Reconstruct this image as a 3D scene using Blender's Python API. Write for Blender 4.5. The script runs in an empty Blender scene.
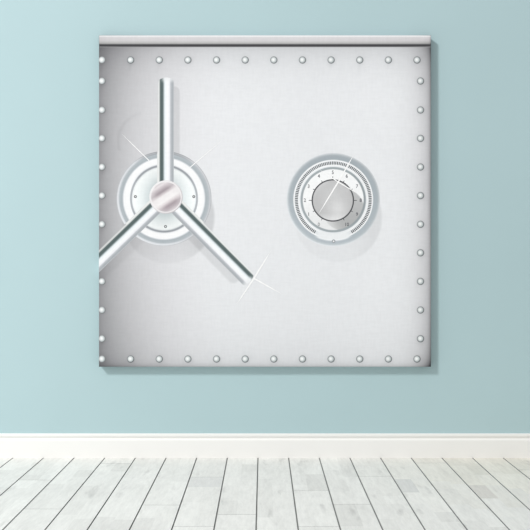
# A stretched canvas print (artwork of a riveted safe door) hangs on a pale blue wall above a
# white skirting board and a whitewashed plank floor.  The artwork is FLAT in reality, so its motifs
# are ink patches lying on the canvas; their metallic tones are the printed picture itself.
import bpy, math, random
from math import sin, cos, pi, radians, exp, hypot, sqrt
random.seed(7)
col = bpy.context.scene.collection

def lin(c):
    c = max(0, min(255, c)) / 255
    return c / 12.92 if c <= .04045 else ((c + .055) / 1.055) ** 2.4
def rgb(t):
    if not isinstance(t, tuple): t = (t, t, t)
    return (lin(t[0]), lin(t[1]), lin(t[2]), 1)
def mix(a, b, t):
    t = max(0, min(1, t))
    return tuple(p + (q - p) * t for p, q in zip(a, b))
def sm(a, b, x):
    t = max(0, min(1, (x - a) / (b - a))); return t * t * (3 - 2 * t)
def ramp(stops, x):
    if x <= stops[0][0]: return stops[0][1]
    for (a, ca), (b, cb) in zip(stops, stops[1:]):
        if x <= b: return mix(ca, cb, (x - a) / (b - a))
    return stops[-1][1]

# ------------------------------------------------------------------ materials
def new_mat(name, rough=.9, spec=.1):
    m = bpy.data.materials.new(name); m.use_nodes = True
    nt = m.node_tree; b = nt.nodes['Principled BSDF']
    b.inputs['Roughness'].default_value = rough
    b.inputs['Specular IOR Level'].default_value = spec
    return m, nt, b
def noise(nt, scale, detail=3, vec_scale=(1, 1, 1), rough=.5):
    tc = nt.nodes.new('ShaderNodeTexCoord'); mp = nt.nodes.new('ShaderNodeMapping')
    mp.inputs['Scale'].default_value = vec_scale
    n = nt.nodes.new('ShaderNodeTexNoise')
    n.inputs['Scale'].default_value = scale; n.inputs['Detail'].default_value = detail
    n.inputs['Roughness'].default_value = rough
    nt.links.new(tc.outputs['Object'], mp.inputs['Vector'])
    nt.links.new(mp.outputs['Vector'], n.inputs['Vector'])
    return n
def maprange(nt, src, a, b, c, d):
    r = nt.nodes.new('ShaderNodeMapRange')
    for i, v in zip((1, 2, 3, 4), (a, b, c, d)): r.inputs[i].default_value = v
    nt.links.new(src, r.inputs[0]); return r.outputs[0]
def mult(nt, colsock, fac):
    v = nt.nodes.new('ShaderNodeVectorMath'); v.operation = 'SCALE'
    nt.links.new(colsock, v.inputs[0]); nt.links.new(fac, v.inputs['Scale']); return v.outputs[0]
def math2(nt, op, a, b):
    v = nt.nodes.new('ShaderNodeMath'); v.operation = op
    nt.links.new(a, v.inputs[0]); nt.links.new(b, v.inputs[1]); return v.outputs[0]
def attr(nt, name='Col'):
    a = nt.nodes.new('ShaderNodeAttribute'); a.attribute_name = name; return a.outputs['Color']

# ink printed on woven canvas
ink, nt, b = new_mat('printed_canvas', .85, .12)
h = noise(nt, 120, 1, (.2, 1, 1)); v = noise(nt, 120, 1, (1, 1, .2))
w = math2(nt, 'ADD', h.outputs[0], v.outputs[0])
nt.links.new(mult(nt, attr(nt), maprange(nt, w, .7, 1.3, .98, 1.02)), b.inputs['Base Color'])
bp = nt.nodes.new('ShaderNodeBump'); bp.inputs['Strength'].default_value = .12; bp.inputs['Distance'].default_value = .0006
nt.links.new(w, bp.inputs['Height']); nt.links.new(bp.outputs[0], b.inputs['Normal'])

wall_m, nt, b = new_mat('pale_blue_wall_paint', .9, .12)
n = noise(nt, 1.6, 2)
rp = nt.nodes.new('ShaderNodeValToRGB'); nt.links.new(n.outputs[0], rp.inputs[0])
rp.color_ramp.elements[0].position = .3; rp.color_ramp.elements[1].position = .7
rp.color_ramp.elements[0].color = rgb((180, 204.5, 208)); rp.color_ramp.elements[1].color = rgb((182, 206.5, 210))
nt.links.new(rp.outputs[0], b.inputs['Base Color'])
n2 = noise(nt, 260, 2); bp = nt.nodes.new('ShaderNodeBump'); bp.inputs['Strength'].default_value = .05
bp.inputs['Distance'].default_value = .001
nt.links.new(n2.outputs[0], bp.inputs['Height']); nt.links.new(bp.outputs[0], b.inputs['Normal'])

base_m, nt, b = new_mat('white_skirting_paint', .7, .15)
n = noise(nt, 2, 2)
rp = nt.nodes.new('ShaderNodeValToRGB'); nt.links.new(n.outputs[0], rp.inputs[0])
rp.color_ramp.elements[0].color = rgb((242, 241, 238)); rp.color_ramp.elements[1].color = rgb((245, 244, 241))
nt.links.new(rp.outputs[0], b.inputs['Base Color'])

floor_m, nt, b = new_mat('whitewashed_planks', .75, .2)
g = noise(nt, 34, 5, (1, .16, 1), .65)          # grain along the boards
s = noise(nt, 7, 4, (1, .35, 1), .6)            # grey wear stains
k = noise(nt, 16, 3, (1, .3, 1), .5)            # knots and scuffs
g = noise(nt, 60, 6, (1, .22, 1), .75)
f1 = maprange(nt, g.outputs[0], .3, .7, .9, 1.06)
f2 = maprange(nt, s.outputs[0], .52, .74, 1.0, .88)
f3 = maprange(nt, k.outputs[0], .62, .74, 1.0, .82)
nt.links.new(mult(nt, mult(nt, attr(nt), f1), math2(nt, 'MULTIPLY', f2, f3)), b.inputs['Base Color'])

# ------------------------------------------------------------------ mesh helpers
def mesh_obj(name, verts, faces, mat, parent=None, vcols=None, fcols=None, smooth=False):
    me = bpy.data.meshes.new(name); me.from_pydata(verts, [], faces); me.update()
    if vcols:
        a = me.color_attributes.new('Col', 'FLOAT_COLOR', 'POINT')
        a.data.foreach_set('color', [x for c in vcols for x in c])
    if fcols:
        a = me.color_attributes.new('Col', 'FLOAT_COLOR', 'CORNER')
        buf = []
        for p, c in zip(me.polygons, fcols): buf += list(c) * p.loop_total
        a.data.foreach_set('color', buf)
    me.materials.append(mat)
    if smooth: me.polygons.foreach_set('use_smooth', [True] * len(me.polygons))
    o = bpy.data.objects.new(name, me); col.objects.link(o)
    if parent: o.parent = parent
    return o

# ------------------------------------------------------------------ room
H = .946                       # eye height
def prism(name, prof, x0, x1, mat):
    vs = [(x0, y, z) for y, z in prof] + [(x1, y, z) for y, z in prof]; n = len(prof)
    fs = [(i, i + n, (i + 1) % n + n, (i + 1) % n) for i in range(n)] + [tuple(range(n)), tuple(range(2 * n - 1, n - 1, -1))]
    return mesh_obj(name, vs, fs, mat)
wall = prism('wall_back', [(0, -.02), (.12, -.02), (.12, 2.7), (0, 2.7)], -3.2, 3.2, wall_m)
wall['kind'] = 'structure'
prof = [(0, 0), (0, .1196), (-.0095, .1196), (-.0125, .1185), (-.0140, .116), (-.0143, .1085), (-.0128, .1045), (-.0100, .102),
        (-.0092, .0985), (-.0098, .094), (-.0120, .091), (-.0138, .0895), (-.0148, .087), (-.015, .083), (-.015, 0)]
bb = prism('baseboard_back', prof, -3.2, 3.2, base_m); bb['kind'] = 'structure'

# floor: long boards with open joints, each face of a board a stave of its own tone
PW = .15259; GAP = .0056; X0 = (258.0 - 263) * 3.485 / 700
def fy(py): return 662.2 / (py - 268) - 3.5       # depth of a butt joint on the floor
seams = {-5: [463.5], -4: [], -3: [505], -2: [477, 526.4], -1: [514.5], 0: [], 1: [490.4, 526.4], 2: [504.3],
         3: [476.4], 4: [], 5: [463], 6: [], 7: [], -6: [509], -7: [480], -8: [], 8: [470]}
fv, ff, fc = [], [], []
def quad(a, b_, c, d, t):
    i = len(fv); fv.extend([a, b_, c, d]); ff.append((i, i + 1, i + 2, i + 3)); fc.append(t)
def tone(i, y):
    r = random.random()
    base = 233 if r < .6 else (230 if r < .86 else 226)
    base += random.uniform(-3, 3)
    warm = sm(2, 7, i) * sm(-.75, -.1, y)
    return rgb((base + .5, base + .2 - 2.5 * warm, base - 4 - 8 * warm))
for i in range(-20, 21):
    xa = X0 + i * PW + GAP / 2; xb = X0 + (i + 1) * PW - GAP / 2
    cuts = [fy(p) for p in seams.get(i, [])]
    y = min(cuts + [-.9]) - random.uniform(.5, 1.1)
    while y > -4.4: cuts.append(y); y -= random.uniform(.7, 1.3)
    ends = [.0] + sorted(cuts, reverse=True) + [-4.4]
    for e0, e1 in zip(ends, ends[1:]):
        e0 -= .0009; e1 += .0009
        xm = xa + (xb - xa) * random.choice((.5, .5, .42, .58))
        for (sa, sb) in ((xa, xm), (xm, xb)):       # two rows of staves in a board
            yy = e0
            while yy > e1 + 1e-5:
                ny = max(e1, yy - random.uniform(.10, .34))
                if ny - e1 < .05: ny = e1
                t = tone(i, yy)
                # the clearly greyer staves
                pm = (yy + ny) / 2
                if i == -2 and fy(477) + .01 > yy > fy(477) - .02: ny = fy(487); t = rgb((222, 222, 219))
                if i == 4 and sa == xa and fy(472) > yy > fy(484): t = rgb((218, 218, 215))
                if i == 6 and sa == xa and fy(484) > yy > fy(496): t = rgb((219, 216, 210))
                quad((sa, yy, 0), (sa, ny, 0), (sb, ny, 0), (sb, yy, 0), t); yy = ny
        side = rgb(150)
        quad((xa, e0, 0), (xb, e0, 0), (xb, e0, -.004), (xa, e0, -.004), side)
        quad((xa, e1, 0), (xa, e1, -.004), (xb, e1, -.004), (xb, e1, 0), side)
        quad((xa, e0, 0), (xa, e0, -.004), (xa, e1, -.004), (xa, e1, 0), side)
        quad((xb, e0, 0), (xb, e1, 0), (xb, e1, -.004), (xb, e0, -.004), side)
quad((-3.2, 0, -.004), (-3.2, -4.4, -.004), (3.2, -4.4, -.004), (3.2, 0, -.004), rgb((150, 152, 149)))
quad((-3.2, 0, -.02), (3.2, 0, -.02), (3.2, -4.4, -.02), (-3.2, -4.4, -.02), rgb(110))
fl = mesh_obj('floor', fv, ff, floor_m, fcols=fc); fl['kind'] = 'structure'

# ------------------------------------------------------------------ the canvas print
# artwork units: the picture runs from (AX0, AY0) top-left to (AX1, AY1) bottom-right, one unit = S metres
DEP = .038; S = 3.462 / 700
AX0, AX1, AY0, AY1 = 98.9, 431.0, 35.2, 366.8
ZB = H - (AY1 - 268) * S; XC = ((AX0 + AX1) / 2 - 263) * S
root = bpy.data.objects.new('canvas_print', None); col.objects.link(root); root.location = (XC, 0, ZB)
root.empty_display_size = .2
root['label'] = 'large square canvas print of a riveted silver safe door, hanging on the pale blue wall'
root['category'] = 'canvas print'
def P(x, y, layer=0):
    """artwork coordinates -> local metres; left of the picture edge the ink folds round the side"""
    hgt = layer * .00012
    if x < AX0 - 1e-4:
        return ((AX0 - (AX0 + AX1) / 2) * S - hgt, -DEP + (AX0 - x) * S, (AY1 - y) * S)
    return ((x - (AX0 + AX1) / 2) * S, -DEP - hgt, (AY1 - y) * S)
def patch(name, nu, nv, fn, cf, layer, parent=root, closed=False, ink_k=True):
    """fn(u,v) -> artwork x,y ; cf(u,v,x,y) -> srgb tone"""
    vs, cs, fs = [], [], []
    for j in range(nv + 1):
        for i in range(nu + (0 if closed else 1)):
            u, v_ = i / nu, j / nv; x, y = fn(u, v_)
            vs.append(P(x, y, layer)); g = .91 + .105 * sm(80, 330, x) if ink_k else 1  # ink colour dimmed towards the left to counter the stronger light there
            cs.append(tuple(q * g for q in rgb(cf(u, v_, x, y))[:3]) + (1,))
    W = nu if closed else nu + 1
    for j in range(nv):
        for i in range(nu):
            a, b_ = j * W + i, j * W + (i + 1) % W
            fs.append((a, b_, b_ + W, a + W))
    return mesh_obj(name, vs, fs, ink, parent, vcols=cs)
def disc(name, cx, cy, radii, cf, layer, parent=root, seg=96, clampx=None, ink_k=True):
    """rings at the given radii; cf(r, ang, x, y)"""
    def fn(u, v_):
        k = v_ * (len(radii) - 1); r = radii[int(round(k))]
        x, y = cx + r * cos(2 * pi * u), cy + r * sin(2 * pi * u)
        if clampx is not None: x = max(x, clampx)
        return x, y
    return patch(name, seg, len(radii) - 1, fn, lambda u, v_, x, y: cf(radii[int(round(v_ * (len(radii) - 1)))], 2 * pi * u, x, y),
                 layer, parent, closed=True, ink_k=ink_k)

def seg_d(x, y, ax, ay, bx, by):
    dx, dy = bx - ax, by - ay; t = max(0, min(1, ((x - ax) * dx + (y - ay) * dy) / (dx * dx + dy * dy)))
    return hypot(x - ax - t * dx, y - ay - t * dy), t
TOPS = [102 + 28.64 * i for i in range(12)]
TOPS[-1] = 417.0
COLS = [81, 110, 138.4, 167, 195.6, 224.3, 252.8, 281.4, 310, 338.7]
def plate(x, y):
    """printed steel plate: grey borders, pale middle"""
    cy = (y - 201) / 165
    L = 234.0
    L -= (72 + 4 * abs(cy) ** 3) * exp(-(x - 98.9) / (28 + 9 * cy * cy + 5 * max(0, cy)))
    L -= 7 * exp(-(x - 98.9) / 2.0)
    L -= (50 + 22 * abs(cy) ** 3) * exp(-(431 - x) / 11) + 60 * exp(-(431 - x) / 1.5)
    L -= 30 * exp(-(y - 47) / 16)
    L -= 16 * exp(-(366.8 - y) / 30) + 34 * exp(-(366.8 - y) / 2.6)
    # darker corners
    L -= 55 * exp(-hypot(x - 431, y - 367) / 6) + 12 * exp(-hypot(x - 99, y - 367) / 14) + 22 * exp(-hypot(x - 431, y - 47) / 14)
    L -= 14 * exp(-hypot(x - 99, y - 47) / 34)
    # printed motif shadows
    def dsh(cx, cyy, r, a, soft):
        nonlocal L
        d = hypot(x - cx, y - cyy); L -= a * (1 - sm(r - soft, r + soft, d))
    s1 = (1 - sm(45, 48, hypot(x - 168, y - 217))) * (10 + 14 * sm(170, 212, x))
    s1 *= 1 - .45 * sm(245, 266, y)
    L -= s1
    L -= (1 - sm(42.5, 45.5, hypot(x - 338, y - 218))) * (5 + 10 * sm(345, 378, x))
    d, t = seg_d(x, y, 174.0, 92, 174.0, 200); L -= 17 * (1 - sm(4.8, 6.6, d))
    d, t = seg_d(x, y, 180, 222, 233.5, 277); L -= 16 * (1 - sm(4.8, 7.4, d))
    d, t = seg_d(x, y, 160, 219, 90, 285); L -= 8 * (1 - sm(3, 8, d))
    # scratches / smudges
    d = abs(hypot(x - 148, y - 142) - 30)
    if x < 141 and y < 150: L -= 8 * exp(-(d / 1.6) ** 2) * sm(100, 125, y) * sm(116, 118, x)
    for (rx, a) in ((TOPS[1], 10), (TOPS[2], 6), (TOPS[8], 5), (TOPS[9], 10), (TOPS[10], 5), (TOPS[0], 8)):
        dd, t = seg_d(x, y, rx, 61, rx - 1.5, 74); L -= a * exp(-(dd / 1.5) ** 2) * (1 - t)
    for ry in (COLS[5], COLS[0], COLS[3], COLS[9]):
        dd, t = seg_d(x, y, 102, ry, 101.5, ry + 12); L -= 12 * exp(-(dd / 2) ** 2) * (1 - t)
    for ry in (COLS[0], COLS[6], COLS[9]):
        dd, t = seg_d(x, y, 420.5, ry, 421.5, ry + 12); L -= 9 * exp(-(dd / 2.4) ** 2) * (1 - t)
    for rx in TOPS:  # soft dark halo round each rivet
        for ry in (60, 359): L -= 14 * exp(-(hypot(x - rx - .5, y - ry - .5) / 4.4) ** 2)
    for ry in COLS:
        L -= 14 * exp(-(hypot(x - 421, y - ry - .5) / 4.4) ** 2) + 12 * exp(-(hypot(x - 102.5, y - ry - .5) / 4.6) ** 2)
    L -= 13 * sm(230, 110, x); L += 5 * sm(300, 400, x)  # left toned down, right lifted in the colour to offset uneven lamp light
    c = sm(150, 240, x) * sm(431, 400, x)
    return (L - 1.2 * c, L + .3 * c, L + 2.8)

# canvas body: picture face, wrapped sides, back
NX, NY = 330, 330
vs, cs, fs = [], [], []
R = .4
for j in range(NY + 1):
    for i in range(NX + 1):
        x = AX0 + R + (AX1 - AX0 - 2 * R) * i / NX; y = AY0 + R + (AY1 - AY0 - 2 * R) * j / NY
        vs.append(P(x, y, 0)); cs.append(rgb(plate(max(99, min(431, x)), max(47, y))))
W = NX + 1
for j in range(NY):
    for i in range(NX):
        a = j * W + i; fs.append((a, a + W, a + W + 1, a + 1))
loop = [j * W for j in range(NY)] + [NY * W + i for i in range(NX)] + [j * W + NX for j in range(NY, 0, -1)] + [i for i in range(NX, 0, -1)]
prev = loop
xl, xr, zt, zb = (AX0 - AX1) / 2 * S, (AX1 - AX0) / 2 * S, (AY1 - AY0) * S, 0
mx, mz = 0, zt / 2
for dep, grow in ((-DEP + .0006, .75), (-DEP + .002, 1), (-.012, 1), (-.0005, 1)):
    cur = []
    for k_ in loop:
        X, _, Z = vs[k_]
        X2 = X + (R * S * grow if X > xr - R * S * 1.01 else (-R * S * grow if X < xl + R * S * 1.01 else 0))
        Z2 = Z + (R * S * grow if Z > zt - R * S * 1.01 else (-R * S * grow if Z < R * S * 1.01 else 0))
        cur.append(len(vs)); vs.append((X2, dep, Z2)); cs.append(cs[k_])
    n_ = len(loop)
    for q in range(n_): fs.append((prev[q], cur[q], cur[(q + 1) % n_], prev[(q + 1) % n_])[::-1])
    prev = cur
fs.append(tuple(prev))
mesh_obj('stretched_canvas', vs, fs, ink, root, vcols=cs)

# top rail with its dark joint line
rail = [(35.4, (236, 236, 238)), (36.4, (240, 240, 241)), (37.4, (217, 215, 217)), (40.5, (212, 210, 212)), (42.4, (196, 195, 195)),
        (43.6, (168, 168, 168)), (44.2, (150, 150, 150))]
def railc(u, v_, x, y):
    c = ramp(rail, y); k_ = 30 * exp(-(431 - x) / 1.6) + 14 * exp(-(431 - x) / 14) * sm(36, 43, y) + 10 * exp(-(x - 99) / 12)
    return tuple(q - k_ for q in c)
patch('top_rail', 200, 18, lambda u, v_: (AX0 + .3 + (AX1 - AX0 - .6) * u, 35.5 + 8.7 * v_), railc, 1)
seam = [(44.2, (104, 103, 105)), (44.8, (66, 66, 69)), (46.3, (78, 78, 80)), (46.9, (140, 140, 142)), (47.4, (186, 186, 188))]
patch('rail_joint', 60, 12, lambda u, v_: (AX0 + .3 + (AX1 - AX0 - .6) * u, 44.2 + 3.0 * v_), lambda u, v_, x, y: ramp(seam, y), 1)

# rivets
def rivet_c(cx, cy, left):
    def f(r, a, x, y):
        if r > 3.75: return plate(x, y) if not left else mix(plate(x, y), (130, 130, 132), .4)
        rim = (92, 97, 99) if not left else (136, 138, 140)
        body = ramp([(0, (252, 252, 252)), (1.0, (240, 242, 242)), (2.4, (200, 206, 207)), (4.0, (136, 144, 146))], hypot(x - cx + .5, y - cy + .3))
        rim = tuple(q + 26 * -(.7 * cos(a) + .7 * sin(a)) for q in rim)
        c = mix(body, rim, sm(2.7, 3.25, r))
        return mix(c, plate(x, y), sm(3.3, 3.8, r))
    return f
spots = [(x, 60) for x in TOPS] + [(x, 359) for x in TOPS] + [(102, y) for y in COLS if y != 252.8] + [(420.5, y) for y in COLS]
for (x, y) in spots:
    disc('rivet', x, y, [.01, .5, 1, 1.5, 2, 2.4, 2.75, 3.0, 3.35, 3.7, 4.1], rivet_c(x, y, x < 103), 1, seg=32, clampx=AX0, ink_k=False)

# ---- round back plate of the three-spoke handle
PX, PY = 164.0, 198.6
def backplate_c(r, a, x, y):
    ux, uy = cos(a), sin(a)
    c = ramp([(0, (196, 205, 208)), (14, (205, 214, 216)), (22, (226, 232, 233)), (30.5, (243, 246, 246)), (31.6, (222, 226, 228)),
              (32.4, (158, 162, 167)), (33.6, (158, 162, 168)), (34.4, (232, 234, 237)), (35.5, (252, 252, 253)), (40.0, (252, 252, 253)), (41.0, (214, 218, 223)),
              (41.8, (176, 184, 189)), (44.4, (185, 192, 197)), (45.2, (208, 212, 217)), (46.4, (226, 228, 232)), (47.4, (192, 194, 198))], r)
    if r < 31: # printed sheen: paler on left and right, greyer above and below
        c = tuple(q - 10 * (uy * uy) * sm(30, 12, r) + 12 * ux * ux * sm(8, 24, r) for q in c)
    if r > 44.4:   # top rim is darker, lower-left rim paler
        c = tuple(q - 44 * sm(-.75, -1, uy) + 10 * sm(.2, 1, -ux * .7 + uy * .7) - 16 * sm(.2, .8, ux) for q in c)
    if 31 < r < 35: c = tuple(q + 22 * sm(.7, 1, abs(ux)) for q in c)
    return c
bpl = disc('handle_backplate', PX, PY, [.01, 6, 12, 16, 19, 22, 25, 28, 30, 30.8, 31.6, 32.4, 33.6, 34.4, 35.5, 37, 40, 41, 41.8, 43, 44.4, 45.2, 46.4, 47.4],
           backplate_c, 2, seg=160)
for (x, y) in ((135.4, 196.6), (193.8, 196.6), (165.5, 226.5)):
    disc('screw', x, y, [.01, .5, .8, 1.3, 1.6], lambda r, a, x_, y_: ramp([(0, (240, 240, 240)), (.5, (225, 226, 226)), (.8, (92, 96, 98)), (1.3, (120, 124, 126)), (1.6, (222, 226, 227))], r), 3, bpl, seg=24)

# ---- spokes
SP = [(-10.0, None), (-9.2, (232, 234, 233)), (-7.6, (240, 241, 240)), (-6.9, (188, 194, 193)), (-6.3, (104, 117, 117)), (-4.6, (88, 102, 102)), (-3.4, (112, 125, 126)), (-2.5, (196, 206, 209)),
      (-1.6, (240, 246, 250)), (.8, (253, 254, 255)), (3.0, (243, 244, 248)), (4.0, (196, 199, 204)), (5.6, (174, 179, 184)), (6.8, (178, 182, 187)), (7.3, (214, 217, 220))]
def spoke(ang, flip, x0, y0, rng, name='spoke', hilite=True):
    dx, dy = cos(ang), sin(ang); nx, ny = -dy * flip, dx * flip
    lo = -9.4 if hilite else -7.0
    offs = [lo + (7.3 - lo) * k / 48 for k in range(49)]
    st = [(a, c) for a, c in SP if c]
    def fn(u, v_):
        o = offs[int(round(u * 48))]
        t0, t1 = rng(o, dx, dy, nx, ny, x0, y0)
        t = t0 + (t1 - t0) * v_
        return x0 + dx * t + nx * o, y0 + dy * t + ny * o
    def cf(u, v_, x, y):
        o = offs[int(round(u * 48))]
        c = ramp(st, o)
        if o < -6.9: c = mix(plate(max(99, x), y), c, .8 * sm(-9.6, -7.6, o) if hypot(x - PX, y - PY) > 46 else 1)
        tlen = (x - x0) * dx + (y - y0) * dy
        if tlen > 113 and -6.9 < o: c = mix(c, (238, 240, 242), .75 * sm(113.5, 118, tlen) * sm(-7, -2, o))
        return c
    return patch(name, 48, 60, fn, cf, 4)
def end(L):
    def rng(o, dx, dy, nx, ny, x0, y0):
        e = L - .045 * o * o if abs(o) < 7.4 else L - 2.5 - (abs(o) - 7.4) * 3
        return 8, e
    return rng
spoke(-pi / 2, 1, 166.5, 197, end(119.5))
# the two lower spokes carry the dark reflection on their upper side
spoke(radians(45.2), 1, 166.0, 197.2, end(119.2))
def cutl(edge):
    def rng(o, dx, dy, nx, ny, x0, y0):
        t = (edge - x0 - nx * o) / dx
        return 8, t
    return rng
LA = radians(180 - 44)
left_sp = spoke(LA, -1, 166.0, 197.4, cutl(AX0 + .02))
def wrapr(o, dx, dy, nx, ny, x0, y0):
    return (AX0 - .4 - x0 - nx * o) / dx, (AX0 - 7.2 - x0 - nx * o) / dx
wr = spoke(LA, -1, 166.0, 197.4, wrapr, 'wrapped_spoke_end'); wr.parent = left_sp

# ---- hub: brushed disc with diagonal bands
def hub_c(r, a, x, y):
    t = ((x - 166) * sin(radians(33)) + (y - 197) * cos(radians(33)))
    c = ramp([(-16, (212, 205, 208)), (-12.5, (236, 230, 232)), (-10, (206, 197, 201)), (-6.5, (166, 155, 161)), (-4.6, (206, 197, 200)), (-2.4, (244, 240, 241)), (3, (250, 247, 247)),
              (5.5, (226, 218, 220)), (8.6, (172, 160, 166)), (11.5, (190, 180, 185)), (14.5, (222, 215, 218)), (16, (235, 230, 232))], t)
    c = mix(c, (238, 234, 235), .55 * sm(.35, 1, abs(cos(a + radians(33)))) * sm(6, 15, r))
    if r > 15.2: c = mix((246, 244, 245), (205, 200, 203), .5 + .5 * sin(a + .9) if r > 16 else 0)
    return c
disc('hub', 166, 197, [.01] + [k * .9 for k in range(1, 17)] + [15.3, 16.1, 16.7], hub_c, 5, seg=120)

# ---- combination dial
DX, DY = 333.2, 199.7
def dial_c(r, a, x, y):
    ux, uy = cos(a), sin(a)
    # shadow of the knob drawn on the dial face
    face = 248 - 14 * sm(-6, 26, y - DY)
    sh = (1 - sm(20.2, 21.4, hypot(x - 343.4, y - 209.6)))
    face -= (40 * sh * sm(-22, 0, (x - DX) - (y - DY) * .5) + 14 * sh)
    fc_ = (face, face + .8, face + 1.5)
    low = sm(.87, .95, uy)
    c = ramp([(30.2, fc_), (30.9, (160, 168, 172)), (32.4, (166, 174, 178)), (33.0, (232, 235, 238)), (34.6, (250, 251, 252)), (35.3, (226, 229, 232)), (38.3, (226, 229, 232)), (38.9, (250, 251, 252)),
              (39.6, (240, 242, 244)), (40.3, (172, 181, 187)), (43.6, (176, 184, 190)), (45.0, (190, 197, 201)), (46.1, (216, 220, 224)), (46.7, (226, 229, 232))], r) if r > 30 else fc_
    if 33.5 < r < 41: c = mix(c, (238, 240, 242), low)
    if 30.4 < r < 33: c = tuple(q - 10 * sm(.3, .9, ux) for q in c)
    if 40 < r < 46.8: c = tuple(q + 8 * uy - (10 * sm(.3, .8, ux) * sm(43, 46, r)) + 5 * sm(0, 1, -ux) * sm(43, 46, r) for q in c)
    return c
dial = disc('combination_dial', DX, DY, [.01, 8, 14, 18, 20] + [21 + .6 * k for k in range(16)] + [30.9, 32.4, 33, 34.6, 35.3, 38.3, 38.9, 39.6, 40.3, 42, 43.6, 45, 46.1, 46.7], dial_c, 2, seg=180)
# graduation marks round the dial, open at the bottom
vs, cs, fs = [], [], []
def bar(cx, cy, a, r0, r1, w0, w1, c, layer):
    i = len(vs)
    for r, w_ in ((r0, -w0), (r0, w0), (r1, w1), (r1, -w1)):
        vs.append(P(cx + r * cos(a) - w_ * sin(a), cy + r * sin(a) + w_ * cos(a), layer)); cs.append(rgb(c))
    fs.append((i, i + 1, i + 2, i + 3))
a = 120.0
while a <= 420.2:
    dens = 66 if a < 150 or a > 388 else 80
    bar(333.3, 199.9, radians(a), 35.4, 38.4, 0.44, .46, (dens, dens + 3, dens + 5), 3); a += 2.7
mesh_obj('graduation_scale', vs, fs, ink, dial, vcols=cs)
KX, KY = 332.8, 200.4
for k_ in range(11):
    a = radians(120 + 30 * k_); vs, cs, fs = [], [], []
    bar(KX, KY, a, 20.6, 24.0 if k_ in (2, 5, 8) else 22.9, .34, .3, (72, 74, 77), 3)
    mesh_obj('tick_mark', vs, fs, ink, dial, vcols=cs)
    # numeral
    cu = bpy.data.curves.new('numeral', 'FONT'); cu.body = str(k_); cu.size = 4.9 * S; cu.align_x = 'CENTER'; cu.align_y = 'CENTER'
    cu.offset = .0004
    to = bpy.data.objects.new('numeral', cu); col.objects.link(to)
    me = bpy.data.meshes.new_from_object(to); bpy.data.objects.remove(to)
    nx_, ny_ = KX + 27.9 * cos(a), KY + 27.9 * sin(a)
    p = P(nx_, ny_, 3)
    for v_ in me.vertices: v_.co = (p[0] + v_.co.x * .92, p[1], p[2] + v_.co.y)
    ca = me.color_attributes.new('Col', 'FLOAT_COLOR', 'POINT'); tn = rgb((150, 152, 155) if k_ in (0,) else (92, 95, 100))
    ca.data.foreach_set('color', list(tn) * len(me.vertices))
    me.materials.clear(); me.materials.append(ink)
    o = bpy.data.objects.new('numeral', me); col.objects.link(o); o.parent = dial
def knob_c(r, a, x, y):
    g_ = 206 + 22 * exp(-(hypot(x - 338, y - 210) / 9) ** 2) - 10 * sm(0, 20, hypot(x - 335, y - 196)) + 30 * sm(12, 21, (y - KY)) * sm(20, 10, abs(x - KX))
    g_ += 12 * sm(14, 20, -(x - KX) * .7 - (y - KY) * .7)
    if r > 19.6: return mix((g_, g_, g_ + 1), (66, 68, 72), sm(19.6, 20.5, r))
    return (g_, g_, g_ + 1)
disc('knob', KX, KY, [.01] + [1.3 * k for k in range(1, 15)] + [19.0, 19.6, 20.1, 20.5, 21.2], knob_c, 4, dial, seg=120)
disc('index_pin', 333.6, 241.3, [.01, .7, 1.0, 1.5, 1.9], lambda r, a, x, y: ramp([(0, (255, 255, 255)), (.7, (252, 252, 252)), (1.0, (128, 134, 140)), (1.5, (150, 156, 162)), (1.9, (196, 202, 208))], r), 3, dial, seg=24)

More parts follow.
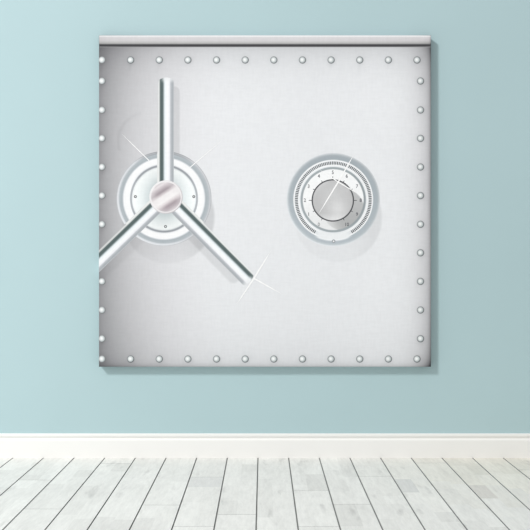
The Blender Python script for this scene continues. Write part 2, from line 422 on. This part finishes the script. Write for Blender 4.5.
# ---- printed star glints
def glint(cx, cy, rays):
    global vs, cs, fs
    vs, cs, fs = [], [], []
    for k_, (ex, ey, w_) in enumerate(rays):
        L = hypot(ex - cx, ey - cy); nx_, ny_ = -(ey - cy) / L * w_, (ex - cx) / L * w_
        i = len(vs)
        for q in ((cx + nx_, cy + ny_), (cx + (ex - cx) * .6 + nx_ * .8, cy + (ey - cy) * .6 + ny_ * .8), (ex, ey), (cx + (ex - cx) * .6 - nx_ * .8, cy + (ey - cy) * .6 - ny_ * .8), (cx - nx_, cy - ny_)):
            vs.append(P(q[0], q[1], 6 + .8 * k_)); cs.append(rgb((255, 255, 255)))
        fs.append(tuple(range(i, i + 5)))
    return mesh_obj('star_glint', vs, fs, ink, root, vcols=cs)
glint(254.0, 278.4, [(271, 250.5, .8), (236.5, 304.5, .75), (281.5, 293.8, .7)])
glint(338.2, 182.0, [(354.5, 153.5, .7), (318.2, 214.6, .75), (318.5, 169.0, .5), (357.5, 193.5, .6)])
glint(149.0, 160.5, [(121.5, 133.6, .4)])
glint(190.0, 167.5, [(222.5, 140.0, .4)])

# ------------------------------------------------------------------ light
wd = bpy.data.worlds.new('room_light'); bpy.context.scene.world = wd; wd.use_nodes = True
bg = wd.node_tree.nodes['Background']; bg.inputs[0].default_value = (1, 1, 1, 1); bg.inputs[1].default_value = .53
from mathutils import Vector
# soft lamp high on the left in front of the wall: casts the canvas shadow and falls off to the right
sd = bpy.data.lights.new('key_lamp', 'AREA'); sd.shape = 'DISK'; sd.size = 1.4; sd.energy = 690; sd.color = (1, 1, 1)
so = bpy.data.objects.new('key_lamp', sd); col.objects.link(so)
so.location = (-6.1, -5.6, 7.3)
so.rotation_euler = (Vector((0, 0, .9)) - so.location).to_track_quat('-Z', 'Y').to_euler()

# added fill light with no visible source, brightens the left of the wall
ad = bpy.data.lights.new('left_fill', 'AREA'); ad.shape = 'RECTANGLE'; ad.size = 1.2; ad.size_y = 1.8; ad.energy = 6.5; ad.color = (.97, .99, 1)
ao = bpy.data.objects.new('left_fill', ad); col.objects.link(ao); ao.location = (-2.75, -1.5, 1.0)
ao.rotation_euler = (Vector((-1.1, 0, .8)) - ao.location).to_track_quat('-Z', 'Y').to_euler()

# ------------------------------------------------------------------ camera
cd = bpy.data.cameras.new('camera'); cam = bpy.data.objects.new('camera', cd); col.objects.link(cam)
cd.sensor_width = 36; cd.lens = 700 / 530 * 36; cd.shift_x = 2 / 530; cd.shift_y = 3 / 530
cam.location = (0, -3.5, H); cam.rotation_euler = (pi / 2, 0, 0)
sc = bpy.context.scene; sc.camera = cam
sc.view_settings.view_transform = 'Standard'; sc.view_settings.look = 'None'
sc.view_settings.exposure = .03; sc.view_settings.gamma = 1; sc.view_settings.use_curve_mapping = False
